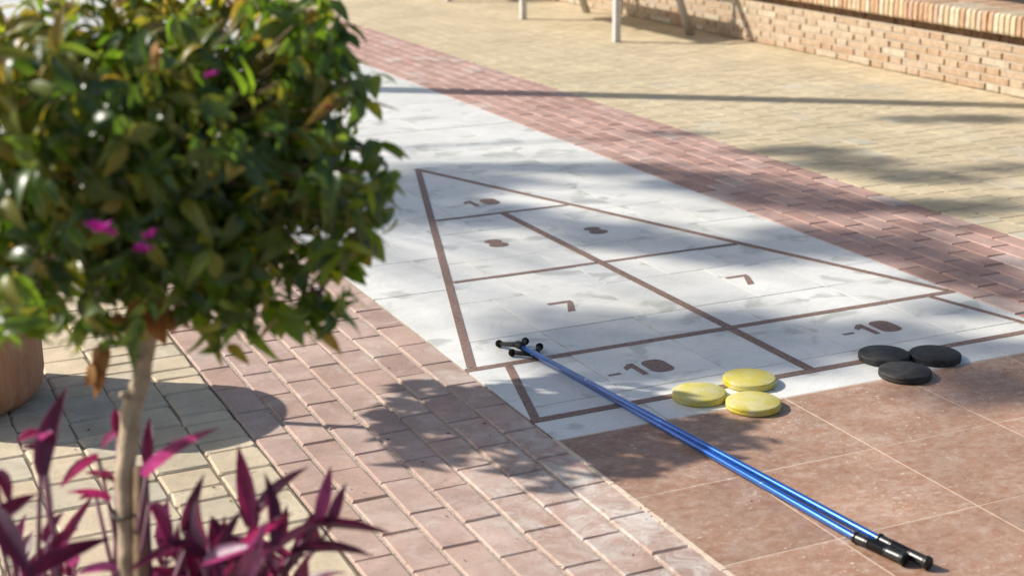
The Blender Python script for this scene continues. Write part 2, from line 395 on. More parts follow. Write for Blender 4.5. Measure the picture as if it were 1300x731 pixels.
def slab(poly, mt, name, parent, g=.0019, z0=-.02, z1=0, tol=.0006):
    p = dedupe(shrink(poly, g))
    if len(p) < 3 or area(p) < 2e-4: return
    cx = sum(v[0] for v in p)/len(p); cy = sum(v[1] for v in p)/len(p)
    mb = MB(); mb.prism([(x-cx, y-cy) for x, y in p], z0, z1)
    return link(name, mb.mesh(name), mt, parent, (cx, cy, rnd.uniform(-tol, tol)))
LX, RX, APX = 1.704, 3.531, 2.602
Y0, Y1, Y2, Y3, Y4 = 3.537, 3.992, 4.870, 5.740, 6.715
xl = lambda y: LX+(y-Y1)*(APX-LX)/(Y4-Y1)
xr = lambda y: RX-(y-Y1)*(RX-APX)/(Y4-Y1)
CXL = 2.618
regions = [  # polygon (counter-clockwise), rows: list of (y upper bound, x joints)
 ([(1.688, 3.385), (3.54, 3.385), (3.54, Y0), (1.688, Y0)], [(9, [2.03, 2.42, 2.83, 3.235])]),
 ([(1.688, Y0), (1.70, Y0), (1.82, Y1), (1.688, Y1)], [(9, [])]),
 ([(1.70, Y0), (CXL, Y0), (CXL, Y1), (1.82, Y1)], [(3.632, [2.39]), (9, [2.03, 2.39])]),
 ([(CXL, Y0), (3.525, Y0), (3.425, Y1), (CXL, Y1)], [(3.632, [2.835, 3.235]), (9, [2.835, 3.235])]),
 ([(3.525, Y0), (3.54, Y0), (3.54, Y1), (3.425, Y1)], [(9, [])]),
 ([(xl(Y1), Y1), (CXL, Y1), (CXL, Y2), (xl(Y2), Y2)], [(4.231, [2.05, 2.39]), (4.62, [2.05, 2.45]), (9, [2.18, 2.50])]),
 ([(CXL, Y1), (xr(Y1), Y1), (xr(Y2), Y2), (CXL, Y2)], [(4.24, [2.76, 3.18]), (4.62, [2.90, 3.18]), (9, [2.76, 3.036])]),
 ([(xl(Y2), Y2), (CXL, Y2), (CXL, Y3), (xl(Y3), Y3)], [(5.10, [2.165, 2.45]), (5.505, [2.165]), (9, [2.40])]),
 ([(CXL, Y2), (xr(Y2), Y2), (xr(Y3), Y3), (CXL, Y3)], [(5.115, [2.83, 3.04]), (5.505, [2.70, 3.0]), (9, [2.83])]),
 ([(xl(Y3), Y3), (xr(Y3), Y3), (APX, Y4)], [(6.12, [2.40]), (9, [])]),
 ([(1.688, Y1), (LX, Y1), (APX, Y4), (1.688, Y4)], [(4.39, []), (4.80, []), (5.205, [1.99]), (5.505, [1.99]), (5.91, [1.99, 2.20]), (6.31, [2.0, 2.395]), (9, [2.0, 2.395])]),
 ([(RX, Y1), (3.54, Y1), (3.54, Y4), (APX, Y4)], [(4.43, []), (4.84, [3.3]), (5.22, [3.24]), (5.62, [3.10, 3.3]), (6.02, [3.10]), (6.38, [2.80, 3.20]), (9, [2.80, 3.20])]),
 ([(1.688, Y4), (3.54, Y4), (3.54, 7.62), (1.688, 7.62)], [(7.02, [2.0, 2.40, 2.81, 3.2]), (7.32, [2.2, 2.6, 3.0]), (9, [2.0, 2.40, 2.81, 3.2])]),
]
for poly, rows in regions:
    ylo = -1
    for yh, xj in rows:
        row = clip(clip(poly, 0, 1, yh), 0, -1, -ylo); ylo = yh
        xs = [0]+xj+[9]
        for a, b in zip(xs, xs[1:]):
            c = clip(clip(row, 1, 0, b), -1, 0, -a) if len(row) > 2 else []
            if len(c) > 2: slab(c, M['marble'], 'slab', court)
y = 7.624; k = 0
while y < 16.9:
    xs = [1.688]+([2.0, 2.40, 2.81, 3.2] if k % 2 else [2.2, 2.6, 3.0])+[3.54]
    for a, b in zip(xs, xs[1:]): slab([(a, y), (b, y), (b, y+.4), (a, y+.4)], M['marble'], 'slab', court)
    y += .4; k += 1
# inlaid strips, cut in lengths
def strip(p, q, wd, cuts, z=.0014, ext=0):
    p, q = Vector((*p, 0)), Vector((*q, 0)); d = (q-p); L = d.length; d.normalize(); n = Vector((-d.y, d.x, 0))*wd/2
    ts = [0]+[c*L for c in cuts]+[L]
    for a, b in zip(ts, ts[1:]):
        A, B = p+d*(a+.001), p+d*(b-.001); c = (A+B)/2
        mb = MB(); mb.prism([((A-n-c).x, (A-n-c).y), ((B-n-c).x, (B-n-c).y), ((B+n-c).x, (B+n-c).y), ((A+n-c).x, (A+n-c).y)], -.01, 0)
        link('inlay_strip', mb.mesh('inlay_strip'), M['inlay'], court, (c.x, c.y, z))
W_ = .029
strip((1.688, Y1), (3.54, Y1), W_, (.052, .22, .42, .60, .80))
strip((1.688, Y0), (3.54, Y0), W_, (.2, .4, .61, .8))
strip((xl(Y2)+.02, Y2), (xr(Y2)-.02, Y2), .024, (.32, .5, .8), .0012)
strip((xl(Y3)+.02, Y3), (xr(Y3)-.02, Y3), .024, (.5,), .0012)
strip((LX+.008, Y1+.016), (APX+.004, Y4), W_, (.15, .32, .48, .66, .83), .0018)
strip((RX-.008, Y1+.016), (APX-.004, Y4), W_*.95, (.15, .32, .48, .66, .83), .0022)
strip((2.618, Y0+.016), (2.618, Y1-.016), .034, (.5,), .0012)
strip((2.618, Y1+.016), (2.613, Y2-.014), .034, (.4, .75), .0012)
strip((2.613, Y2+.014), (2.606, Y3-.014), .034, (.35, .7), .0012)
strip((1.706, Y0+.016), (1.821, Y1-.016), .026, (.6,), .0012)
strip((3.519, Y0+.016), (3.423, Y1-.016), .026, (.5,), .0012)

def glyph(polys, x, y, label):
    mb = MB(); z = .0012
    for pl in polys: mb.prism([(a, b) for a, b in pl], -.006, z); z += .0005
    o = link('number_inlay', mb.mesh('number_inlay'), M['inlay'], court, (x, y, 0)); o['label'] = label
def rrect(cx, cy, hx, hy, r, n=5):
    o = []
    for (sx, sy, a0) in ((1, 1, 0), (-1, 1, 90), (-1, -1, 180), (1, -1, 270)):
        for k in range(n+1):
            a = math.radians(a0+90*k/n); o.append((cx+sx*(hx-r)+r*math.cos(a), cy+sy*(hy-r)+r*math.sin(a)))
    return o
def ell(cx, cy, a, b, n=22): return [(cx+a*math.cos(2*math.pi*k/n), cy+b*math.sin(2*math.pi*k/n)) for k in range(n)]
ONE = [(.012, -.05), (.034, -.05), (.034, .055), (.016, .055), (-.018, .024), (-.018, .006), (.012, .018)]
MINUS = [(-.021, -.006), (.021, -.006), (.021, .007), (-.021, .007)]
ONE_A = [(.006, -.052), (.027, -.052), (.027, .052), (.006, .052)]; ONE_B = [(.0065, .050), (-.018, .026), (-.018, .006), (.0065, .020)]
SEV_A = [(-.046, .034), (.044, .034), (.044, .055), (-.046, .055)]; SEV_B = [(-.022, -.06), (.006, -.06), (.044, .0335), (.022, .0335)]
def minus_ten(x, y, lb):
    glyph([MINUS], x, y-.012, 'brown inlaid minus sign, '+lb)
    glyph([ONE_A, ONE_B], x+.068, y, 'brown inlaid digit 1 after a minus sign, '+lb)
    glyph([rrect(0, 0, .0385, .056, .030)], x+.1535, y, 'solid brown inlaid digit 0 after a minus sign, '+lb)
minus_ten(2.071, 3.777, 'left of centre line'); minus_ten(2.925, 3.783, 'right of centre line')
glyph([SEV_A, SEV_B], 2.248, 4.437, 'brown inlaid digit 7, left of centre line')
glyph([SEV_A, SEV_B], 2.963, 4.437, 'brown inlaid digit 7, right of centre line')
for gx, lb in ((2.377, 'left'), (2.818, 'right')):
    glyph([ell(0, .029, .036, .027), ell(0, -.027, .040, .031)], gx, 5.300, 'solid brown inlaid digit 8, %s of centre line' % lb)
glyph([ONE_A, ONE_B], 2.545, 5.950, 'brown inlaid digit 1 near the triangle tip'); glyph([rrect(0, 0, .037, .054, .032)], 2.642, 5.951, 'solid brown inlaid digit 0 near the triangle tip')

# ------------------------------------------------------------ brown marble tiles
tf = empty('tiled_floor', (0, 0, 0), kind='structure', label='brown mottled marble tile floor in front of the court')
sheet('grout_bed', 1.684, .9, 6.6, 3.385, -.0004, M['grout'], tf)
xs = [1.692, 2.003, 2.409, 2.815, 3.22, 3.626, 4.03, 4.44, 4.84, 5.25]; ys = [.97, 1.37, 1.77, 2.175, 2.578, 2.972, 3.381]
for i in range(len(xs)-1):
    for j in range(len(ys)-1):
        slab([(xs[i], ys[j]), (xs[i+1], ys[j]), (xs[i+1], ys[j+1]), (xs[i], ys[j+1])], M['tile'], 'tile', tf, g=.0019, tol=.0002)
mb = MB()
prev = None
yy = 1.0
while yy < 3.38:
    hw = rnd.uniform(.003, .0075); z = rnd.uniform(.0005, .0028)
    mb.box(1.6855-hw, yy, -.01, 1.6855+hw, yy+.03, z); yy += .03
o = link('mortar_edge', mb.mesh('mortar_edge'), M['grout'], tf)

# ------------------------------------------------------------ brick wall
wall = empty('brick_wall', (6.53, 10, 0), label='low weathered brick wall with a cap of upright bricks behind the paving', cat='wall')
def wlink(n, me, mt, p, rot=None): return link(n, me, mt, wall, Vector(p)-Vector((6.53, 10, 0)), rot)
mb = MB(); mb.box(.03, -5, -.1, .44, 6.5, .362); link('mortar_core', mb.mesh('mortar_core'), M['mortar'], wall)
def brick_mesh(ly, hz, dx, r, j=.0025, ch=.003):
    # origin at the middle of the outer (-x) face
    a, b = ly/2, hz/2; ring = [(-a, -b), (a, -b), (a, b), (-a, b)]; J = lambda: r.uniform(-j, j)
    ring = [(p+J(), q+J()*.7) for p, q in ring]
    vs = [(dx, p, q) for p, q in ring]+[(.004, p, q) for p, q in ring]+[(J()*.6, p-math.copysign(ch, p), q-math.copysign(ch, q)) for p, q in ring]
    fs = [(11, 10, 9, 8), (0, 1, 2, 3)]
    for k in range(4):
        l = (k+1) % 4; fs += [(l, k, 4+k, 4+l), (4+l, 4+k, 8+k, 8+l)]
    return mesh('brick', vs, fs)
mb = MB()
for c in range(1, 7): mb.box(.0012, -5, .05*c-.0060, .05, 6.5, .05*c+.0045)
link('mortar_bed', mb.mesh('mortar_bed'), M['mortar'], wall)
SV = [brick_mesh(.239, .0415, .1, rnd) for _ in range(6)]; HV = [brick_mesh(.114, .0415, .1, rnd) for _ in range(6)]
for v in SV+HV: v.materials.append(M['brick'])
mb = MB(); yy = -4.6
while yy < 4.2:
    d = rnd.uniform(.010, .022); z = rnd.uniform(.296, .306); l_ = rnd.uniform(.03, .09); mb.box(d, yy, z, .06, yy+l_-.001, .364); yy += l_
link('cap_shade_course', mb.mesh('cap_shade_course'), M['cap_shade_mortar'], wall)  # recessed course, coloured dark as the shadow band beneath the cap
cnt = 0; rest = []
for c in range(6):
    y = 5.6+(.1875 if c % 2 else 0)+rnd.uniform(-.012, .012); k = 0
    while y < 13.9:
        L = .25 if k % 2 else .125; me = rnd.choice(SV if k % 2 else HV)
        p = (6.53+rnd.uniform(-.003, .004), y+L/2, .026+.05*c)
        if 6.55 < y < 13.4 and c < 7: wlink('brick', me, None, p, (rnd.uniform(-.01, .01), 0, rnd.uniform(-.008, .008))); cnt += 1
        else: rest.append((me, Vector(p)-Vector((6.53, 10, 0))))
        y += L+rnd.uniform(-.004, .004); k += 1
joined('brick', rest, M['brick'], wall)
def cap_mesh(r):
    # a brick on edge laid across the wall: rounded nose towards -x
    w2 = .0205+r.uniform(-.001, .001); h = .124; L = .245; n = []
    prof = [(.25, 0), (.02, 0), (.006, .004), (0, .016), (0, h-.02), (.006, h-.005), (.022, h), (L, h), (L, 0)]
    prof = prof[1:]; vs = []
    for s in (-1, 1): vs += [(x+r.uniform(-.0015, .0015), s*(w2-(.003 if x < .01 else 0))+r.uniform(-.001, .001), z) for x, z in prof]
    k = len(prof); fs = [tuple(range(k)), tuple(reversed(range(k, 2*k)))]+[((i+1) % k, i, k+i, k+(i+1) % k) for i in range(k)]
    return mesh('cap_brick', vs, fs)
CV = [cap_mesh(rnd) for _ in range(8)]
for v in CV: v.materials.append(M['brick2'])
rest = []
i = 0; y = 5.5
while y < 14.2:
    for row, x in enumerate((6.468, 6.722)):
        p = (x+rnd.uniform(-.003, .003), y+row*.02, .362+rnd.uniform(-.002, .002)-row*.004); me = rnd.choice(CV)
        if row == 0 and y > 6.5: wlink('cap_brick', me, None, p, (rnd.uniform(-.02, .02), 0, rnd.uniform(-.01, .01)))
        else: rest.append((me, Vector(p)-Vector((6.53, 10, 0))))
    y += .0490; i += 1
joined('cap_brick', rest, M['brick2'], wall)
mb = MB(); mb.box(-.045, -4.5, .362, .42, 4.2, .462); link('cap_mortar', mb.mesh('cap_mortar'), M['mortar'], wall)

# planting bed and hedge behind the wall
mb = MB(); mb.add([(6.98, 3, .38), (12, 3, .38), (12, 16, .38), (6.98, 16, .38)], [(0, 1, 2, 3)])
tag(link('planting_bed', mb.mesh('planting_bed'), M['soil']), 'dark soil bed behind the brick wall', kind='structure')

# ------------------------------------------------------------ leaves
def leaf_mesh(L, Wd, fold, droop, r, kind='ovate'):
    """grows along +X, face up +Z; folded along the midrib and curving down towards the tip"""
    st = {'ovate': [(0, .10), (.18, .74), (.42, 1.0), (.68, .74), (.88, .30), (1, .0)], 'lance': [(0, .55), (.12, .85), (.32, 1.0), (.55, .86), (.78, .5), (1, 0)]}[kind]
    vs = []; fs = []
    for i, (t, wv) in enumerate(st):
        x = L*t; z = -droop*L*t*t; hw = Wd/2*wv; tw = r.uniform(-.03, .03)*Wd
        if i == len(st)-1: vs.append((x, 0, z))
        else: vs += [(x, hw, z+fold*hw+tw), (x, 0, z), (x, -hw, z+fold*hw-tw)]
    n = len(st)-1
    for i in range(n-1):
        a = 3*i; fs += [(a, a+1, a+4, a+3), (a+1, a+2, a+5, a+4)]
    a = 3*(n-1); e = len(vs)-1; fs += [(a, a+1, e), (a+1, a+2, e)]
    return mesh('leaf', vs, fs, True)
def orient(d, up):
    d = d.normalized(); z = (up-d*up.dot(d)); z = z.normalized() if z.length > 1e-4 else d.orthogonal().normalized(); y = z.cross(d)
    return Matrix((d, y, z)).transposed()
def leaf_stuff(name, lst, mt, parent, inv=None):
    """joins many leaves (mesh, 3x3, position, scale) into one mesh with a colour value per leaf"""
    vs = []; fs = []; tint = []
    for me, mat, pos, sc in lst:
        n = len(vs); t = rnd.random()
        for v in me.vertices: vs.append(tuple(mat @ (v.co*sc)+pos)); tint.append(t)
        fs += [tuple(i+n for i in p.vertices) for p in me.polygons]
    m2 = mesh(name, vs, fs, True); at = m2.attributes.new('tint', 'FLOAT', 'POINT'); at.data.foreach_set('value', tint)
    o = link(name, m2, mt, parent); o['kind'] = 'stuff'; return o

def crown_leaves(center, rad, n, sizes, r, shape=None, inner=.45, droopy=.75, twigs=None, box=0, wid=(.55, .68), dr=(.15, .7), pw=.5):
    var = [leaf_mesh(1, r.uniform(*wid), r.uniform(.25, .8), r.uniform(*dr), r) for _ in range(8)]
    out = []
    # leaves sit in whorls round twig ends
    while len(out) < n:
        d = Vector((r.gauss(0, 1), r.gauss(0, 1), r.gauss(0, 1))).normalized()
        k = r.uniform(inner**(1/pw), 1)**pw
        lump = 1+.10*math.sin(5*d.x+3*d.y+1)+.08*math.sin(7*d.z+4*d.x)+.06*math.sin(11*d.y+2)
        se = (abs(d.x)**3+abs(d.y)**3+abs(d.z)**3)**(-1/3)
        c = Vector((d.x*rad[0], d.y*rad[1], d.z*rad[2]))*k*lump*(1+(se-1)*box)
        if shape and not shape(c): continue
        if r.random() < .12 and k > .8: c *= r.uniform(1.05, 1.16)
        ax = (d+Vector((r.gauss(0, .5), r.gauss(0, .5), r.gauss(0, .5)))).normalized()
        if twigs is not None: twigs.append((center+c*.55, center+c))
        for q in range(r.randint(4, 8)):
            a = r.uniform(0, 6.28); side = ax.orthogonal().normalized(); side = Matrix.Rotation(a, 3, ax) @ side
            dd = (ax*r.uniform(-.1, .8)+side*1.0+Vector((0, 0, -droopy*r.uniform(.3, 1.6)))).normalized()
            up = (ax+Vector((0, 0, .9))+Vector((r.gauss(0, .3), r.gauss(0, .3), r.gauss(0, .3))))
            out.append((r.choice(var), orient(dd, up), center+c+ax*r.uniform(-.02, .03), r.uniform(*sizes)))
    return out[:n]

# ------------------------------------------------------------ foreground bougainvillea standard
TB = Vector((.348, 2.165, .30))
tree = empty('bougainvillea_tree', TB, label='out of focus lollipop tree with green leaves and a few magenta bracts, nearest the camera', cat='tree')
L = lambda p: Vector(p)-TB
trunk_px = [(160, 860, 2.31), (163, 731, 2.36), (160, 668, 2.36), (157, 615, 2.36), (161, 570, 2.36), (167, 524, 2.365), (179, 478, 2.37), (188, 430, 2.37), (197, 380, 2.37), (205, 310, 2.37), (215, 250, 2.37)]
pts = [L(TB)]+[L(px(*q)) for q in trunk_px[1:]]
rad = [.0165, .0150, .0142, .0140, .0150, .0172, .0150, .0155, .0180, .013, .010]
p2, q2 = [], []
rk = random.Random(4)
for i in range(len(pts)-1):
    for t in (0, .33, .66):
        p2.append(pts[i].lerp(pts[i+1], t)+Vector((rk.uniform(-.0018, .0018), rk.uniform(-.0018, .0018), 0))); q2.append((rad[i]*(1-t)+rad[i+1]*t)*rk.uniform(.93, 1.09))
p2.append(pts[-1]); q2.append(rad[-1])
mb = MB(); mb.tube(p2, q2, 16)
link('trunk', mb.mesh('trunk', True), M['bark'], tree)
for q, e, rr in (((182, 462, 2.37), (168, 452, 2.345), .007), ((172, 512, 2.37), (154, 500, 2.34), .006)):
    mb = MB(); mb.tube([L(px(*q)), L(px(*e))], [rr, rr*.8], 8); link('branch_stub', mb.mesh('branch_stub', True), M['bark'], tree)
CC = px(196, 192, 2.36)
r1 = random.Random(11)
def fl(c):
    if c.z > .17 and c.dot(Rv) > .0: return r1.random() < .45
    return c.z > -.205-.03*abs(math.sin(c.dot(Rv)*16))
twigs = []
lv = crown_leaves(CC, (.317, .317, .245), 6200, (.028, .054), r1, fl, .45, .45, twigs, .75, (.38, .54), (.5, 1.25))
# limbs
r2 = random.Random(3)
top = px(206, 330, 2.37)
for k in range(9):
    a = k*2.4; e = CC+Vector((math.cos(a)*.2, math.sin(a)*.2, r2.uniform(-.10, .12)))
    md = (top+e)/2+Vector((0, 0, .02)); mb = MB(); mb.tube([L(top), L(md), L(e)], [.009, .006, .003], 6)
    link('limb', mb.mesh('limb', True), M['twig'], tree)
mb = MB()
for a, b in twigs: mb.tube([L(a), L(b)], [.0022, .0013], 4, False)
o = link('twig', mb.mesh('twig'), M['twig'], tree); o['kind'] = 'stuff'
# sprays that leave the outline: pixel of the whorl, how many leaves
def whorl(p, n, size, mt, out=None, r=r1, droopy=.6):
    var = [leaf_mesh(1, r.uniform(.5, .62), r.uniform(.15, .5), r.uniform(.1, .5), r) for _ in range(3)]
    res = []
    for q in range(n):
        a = 2*math.pi*q/n+r.uniform(-.4, .4)
        dd = Vector((math.cos(a), math.sin(a), -droopy*r.uniform(.2, 1.4))).normalized()
        res.append((r.choice(var), orient(dd, Vector((r.gauss(0, .3), r.gauss(0, .3), 1))), Vector(p)+Vector((0, 0, r.uniform(-.015, .015))), size*r.uniform(.8, 1.15)))
    return res
spr = []
for (x, y, d, n) in [(408, 12, 2.38, 7), (385, 38, 2.36, 7), (430, 40, 2.4, 6), (372, 8, 2.3, 6), (420, 75, 2.38, 6), (300, 20, 2.4, 5), (462, 120, 2.4, 6), (448, 100, 2.3, 5), (478, 190, 2.36, 6), (475, 240, 2.38, 7), (455, 300, 2.36, 7), (360, 402, 2.33, 4), (345, 385, 2.4, 6), (300, 372, 2.3, 6), (250, 385, 2.33, 7), (120, 402, 2.33, 7), (60, 385, 2.3, 6), (20, 372, 2.36, 6), (395, 378, 2.36, 5), (430, 345, 2.38, 6), (470, 95, 2.4, 3)]:
    p = px(x, y, d); mb = MB(); mb.tube([L(CC+(p-CC)*.6), L(p)], [.003, .002], 5); link('spray_twig', mb.mesh('spray_twig'), M['twig'], tree)
    spr += whorl(p, n, .056, None)
near = sorted(lv, key=lambda e: ((e[2]-Vector((0, 0, CAM_H))).dot(Fv)+.25*e[2].z*-1))
single = spr+near[:max(0, 296-len(spr))]; restl = near[len(single)-len(spr):]
def young_sunlit(e):  # pale leaves grow likelier upwards and leftwards, painting sunlight into the crown
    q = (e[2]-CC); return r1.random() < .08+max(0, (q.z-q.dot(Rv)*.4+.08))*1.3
shared = {}
def place_leaf(e, mt, parent, org, name='leaf', nvar=None):
    me = e[0]; key = (me.name, mt.name)
    if key not in shared:
        m2 = me.copy(); m2.materials.append(mt); shared[key] = m2
    o = link(name, shared[key], None, parent)
    mm = e[1].to_4x4(); mm.translation = e[2]-org
    o.matrix_local = mm @ Matrix.Diagonal((e[3], e[3], e[3], 1)); return o
for e in single: place_leaf(e, M['young_sunlit_leaf'] if young_sunlit(e) else M['leaf'], tree, TB)
ya = [e for e in restl if young_sunlit(e)]; ids = set(id(e) for e in ya)
def shift(lst, o): return [(a, b, c-o, d) for a, b, c, d in lst]
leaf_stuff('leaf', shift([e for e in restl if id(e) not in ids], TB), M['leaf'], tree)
leaf_stuff('young_sunlit_leaf', shift(ya, TB), M['young_sunlit_leaf'], tree)
def bract(p, size, parent, org, n=3):
    mb = MB(); var = leaf_mesh(1, .8, .3, .2, r1)
    vs = []
    for q in range(n*2):
        a = 2*math.pi*q/(n*2)*2.1; d = Vector((math.cos(a), math.sin(a), r1.uniform(-.3, .7))); mt = orient(d, Vector((0, 0, 1)))
        mb.add([mt @ (v.co*size)+Vector((r1.uniform(-.3, .3)*size, r1.uniform(-.3, .3)*size, r1.uniform(-.3, .3)*size)) for v in var.vertices], [tuple(pp.vertices) for pp in var.polygons])
    return link('flower', mb.mesh('flower', True), M['bract'], parent, Vector(p)-org)
for (x, y, d, sz) in [(128, 290, 1.98, .020), (182, 318, 1.99, .014), (404, 371, 2.28, .012), (413, 138, 2.2, .016), (12, 76, 2.1, .012), (268, 94, 2.02, .010), (190, 296, 2.0, .012)]:
    bract(px(x, y, d), sz, tree, TB)
dl = []
for (x, y, d, n, s) in [(195, 398, 2.31, 9, .045), (210, 392, 2.33, 8, .04), (150, 402, 2.28, 6, .035), (128, 440, 2.26, 5, .030), (122, 458, 2.26, 6, .034), (118, 472, 2.25, 5, .028), (175, 388, 2.3, 7, .045), (225, 385, 2.33, 6, .035), (200, 60, 2.1, 4, .03)]:
    dl += whorl(px(x, y, d), n, s, None, droopy=1.8)
for e in dl: place_leaf(e, M['dead'], tree, TB, 'dry_leaf')

# stake and tie
SB = px(193, 731, 2.33); SB = Vector((SB.x, SB.y, .30))
stk = empty('plant_stake', SB, label='short weathered wooden stake tied to the thin foreground trunk', cat='stake')
a = px(178, 592, 2.35); b = px(178, 731, 2.35); mb = MB(); mb.tube([b-(a-b)*1.0-SB, b-SB, a-SB], [.0112, .0112, .0105], 9); link('post', mb.mesh('post'), M['stake'], stk)
mb = MB(); c = px(166, 650, 2.358)
ring = [c+Vector((math.cos(t)*.0265, math.sin(t)*.019, .003*math.sin(3*t)))-SB for t in [2*math.pi*k/20 for k in range(21)]]
mb.tube(ring, .0028, 6, False); link('tie', mb.mesh('tie', True), M['wire'], stk)

# planter that holds them
PC = Vector((.36, 2.17, 0))
def pot(name, loc, prof, label, soil_r, soil_z):
    p = empty(name, loc, label=label, cat='pot'); mb = MB(); mb.lathe(prof, 64); link('body', mb.mesh('pot_body', True), M['terracotta'], p)
    mb = MB(); n = 40; vs = [(0, 0, soil_z+.01)]+[(soil_r*math.cos(2*math.pi*k/n), soil_r*math.sin(2*math.pi*k/n), soil_z) for k in range(n)]
    mb.add(vs, [(0, 1+k, 1+(k+1) % n) for k in range(n)]); link('soil', mb.mesh('soil', True), M['soil'], p); return p
pot('terracotta_planter', PC, [(.001, 0), (.19, 0), (.20, .01), (.235, .24), (.255, .25), (.258, .30), (.25, .31), (.235, .31), (.230, .30), (.225, .25)], 'terracotta planter under the purple plants in the near left corner', .228, .28)

# ------------------------------------------------------------ purple heart plants
r3 = random.Random(21)
def purple_plant(base, label, leaves, filler):
    base = Vector((*base, .285)); pl = empty('purple_heart_plant', base, label=label, cat='plant', group='purple plants round the foreground trunk')
    stems = []
    def add(bp, tp, wd, roll=0, droop=.12):
        d = tp-bp; Lr = d.length
        me = leaf_mesh(Lr, wd, r3.uniform(.7, 1.3), droop*r3.uniform(.3, 1.3), r3, 'lance'); me.materials.append(M['purple'])
        up = Vector((0, 0, 1)); 
        if abs(d.normalized().z) > .8: up = -Fv+Vector((r3.uniform(-.6, .6), r3.uniform(-.6, .6), 0))
        up = Matrix.Rotation(roll, 3, d.normalized()) @ up
        o = link('leaf', me, None, pl); mm = orient(d, up).to_4x4(); mm.translation = bp-base; o.matrix_local = mm
    for (x0, y0, x1, y1, d0, d1, wd) in leaves:
        bp, tp = px(x0, y0, d0), px(x1, y1, d1)
        add(bp, tp, wd*1.22, r3.uniform(-.5, .5)); stems.append(bp)
    for k in range(filler[0]):
        # upright shoots with leaves in alternating ranks
        sx = r3.uniform(filler[1], filler[2]); sy = r3.uniform(filler[3], filler[4]); d0 = r3.uniform(filler[5], filler[6])
        topp = px(sx, sy, d0); stems.append(topp)
        low = base+Vector((r3.uniform(-.05, .05), r3.uniform(-.05, .05), 0)); ax = (topp-low)
        nl = r3.randint(4, 6)
        for q in range(nl):
            t = 1-q*.13; p = low+ax*t; a = r3.uniform(0, 6.28)
            d = Vector((math.cos(a), math.sin(a), r3.uniform(.15, 1.3) if q else 1.6)).normalized()*r3.uniform(.06, .115)
            add(p, p+d, r3.uniform(.019, .031), r3.uniform(-.6, .6), .25)
    mb = MB()
    for s in stems:
        low = base+Vector((r3.uniform(-.04, .04), r3.uniform(-.04, .04), -.01)); md = low.lerp(s, .55)+Vector((0, 0, -.02))
        mb.tube([low-base, md-base, s-base], [.0045, .004, .003], 6)
    o = link('stem', mb.mesh('stem', True), M['stem'], pl); o['kind'] = 'stuff'
purple_plant((.235, 2.23), 'purple-leaved plant left of the thin trunk, one tall leaf standing before the pot',
 [(60, 604, 80, 486, 2.2, 2.22, .030), (53, 552, 20, 560, 2.24, 2.2, .016), (52, 572, 22, 566, 2.22, 2.2, .014), (-5, 668, 46, 620, 2.2, 2.24, .026), (-10, 650, 40, 731, 2.15, 2.1, .030),
  (34, 738, 145, 672, 2.1, 2.2, .030), (60, 690, 78, 645, 2.25, 2.28, .018), (70, 700, 100, 664, 2.25, 2.3, .020), (-8, 600, 14, 640, 2.2, 2.18, .02), (52, 560, 66, 545, 2.2, 2.18, .012)], (3, -10, 110, 690, 740, 2.25, 2.5))
purple_plant((.35, 2.22), 'purple-leaved plant right beside the thin trunk and its stake',
 [(186, 606, 270, 527, 2.3, 2.22, .026), (151, 552, 146, 516, 2.42, 2.44, .018), (150, 550, 128, 568, 2.42, 2.38, .018), (125, 582, 74, 618, 2.4, 2.34, .022), (138, 636, 86, 616, 2.4, 2.36, .018), (122, 632, 99, 631, 2.4, 2.36, .012),
  (146, 612, 108, 598, 2.42, 2.38, .018), (238, 692, 158, 722, 2.28, 2.18, .020), (150, 724, 92, 725, 2.2, 2.16, .018), (237, 675, 256, 602, 2.3, 2.28, .018), (190, 640, 222, 700, 2.3, 2.26, .026), (186, 590, 190, 528, 2.42, 2.44, .016)], (2, 200, 262, 700, 742, 2.35, 2.55))
purple_plant((.47, 2.20), 'purple-leaved plant right of the stake, its long leaves reaching over the pink bricks',
 [(318, 668, 303, 562, 2.3, 2.32, .024), (328, 655, 384, 586, 2.3, 2.28, .022), (404, 660, 421, 590, 2.32, 2.34, .018), (420, 668, 438, 612, 2.3, 2.3, .016), (398, 668, 502, 673, 2.3, 2.24, .018), (372, 702, 472, 688, 2.28, 2.2, .022),
  (300, 712, 372, 646, 2.22, 2.2, .026), (330, 715, 425, 640, 2.28, 2.3, .022), (250, 690, 238, 640, 2.3, 2.3, .018), (272, 700, 268, 655, 2.32, 2.3, .014), (350, 690, 366, 640, 2.35, 2.36, .016), (260, 720, 330, 690, 2.2, 2.16, .024), (385, 690, 402, 646, 2.34, 2.36, .018)], (13, 232, 425, 682, 745, 2.15, 2.5))

# ------------------------------------------------------------ pot and tree on the far left (casts the round shadows)
QC = Vector((.262, 4.415, 0))
pot('terracotta_pot', QC, [(.001, 0), (.21, 0), (.232, .008), (.255, .035), (.264, .08), (.264, .16), (.261, .30), (.256, .42), (.255, .455), (.261, .462), (.262, .525), (.256, .54), (.240, .54), (.235, .52), (.232, .46)],
    'large terracotta pot standing on the beige paving at the left edge', .234, .48)
t2 = empty('potted_tree', QC+Vector((0, 0, .48)), label='slim-stemmed round-headed tree growing in the large terracotta pot', cat='tree')
mb = MB(); mb.tube([(0, 0, 0), (.01, 0, .3), (-.005, .04, .66)], [.014, .013, .011], 10); link('trunk', mb.mesh('trunk', True), M['bark'], t2)
r4 = random.Random(5); tw = []
lv2 = crown_leaves(Vector((.010, .170, .86)), (.37, .37, .31), 1900, (.05, .085), r4, None, .02, .7, tw, 0, pw=.62)
leaf_stuff('leaf', lv2, M['leaf'], t2)
mb = MB()
for a, b in tw: mb.tube([Vector((0, .03, .62)).lerp(a, .2), a, b], [.004, .003, .0015], 4, False)
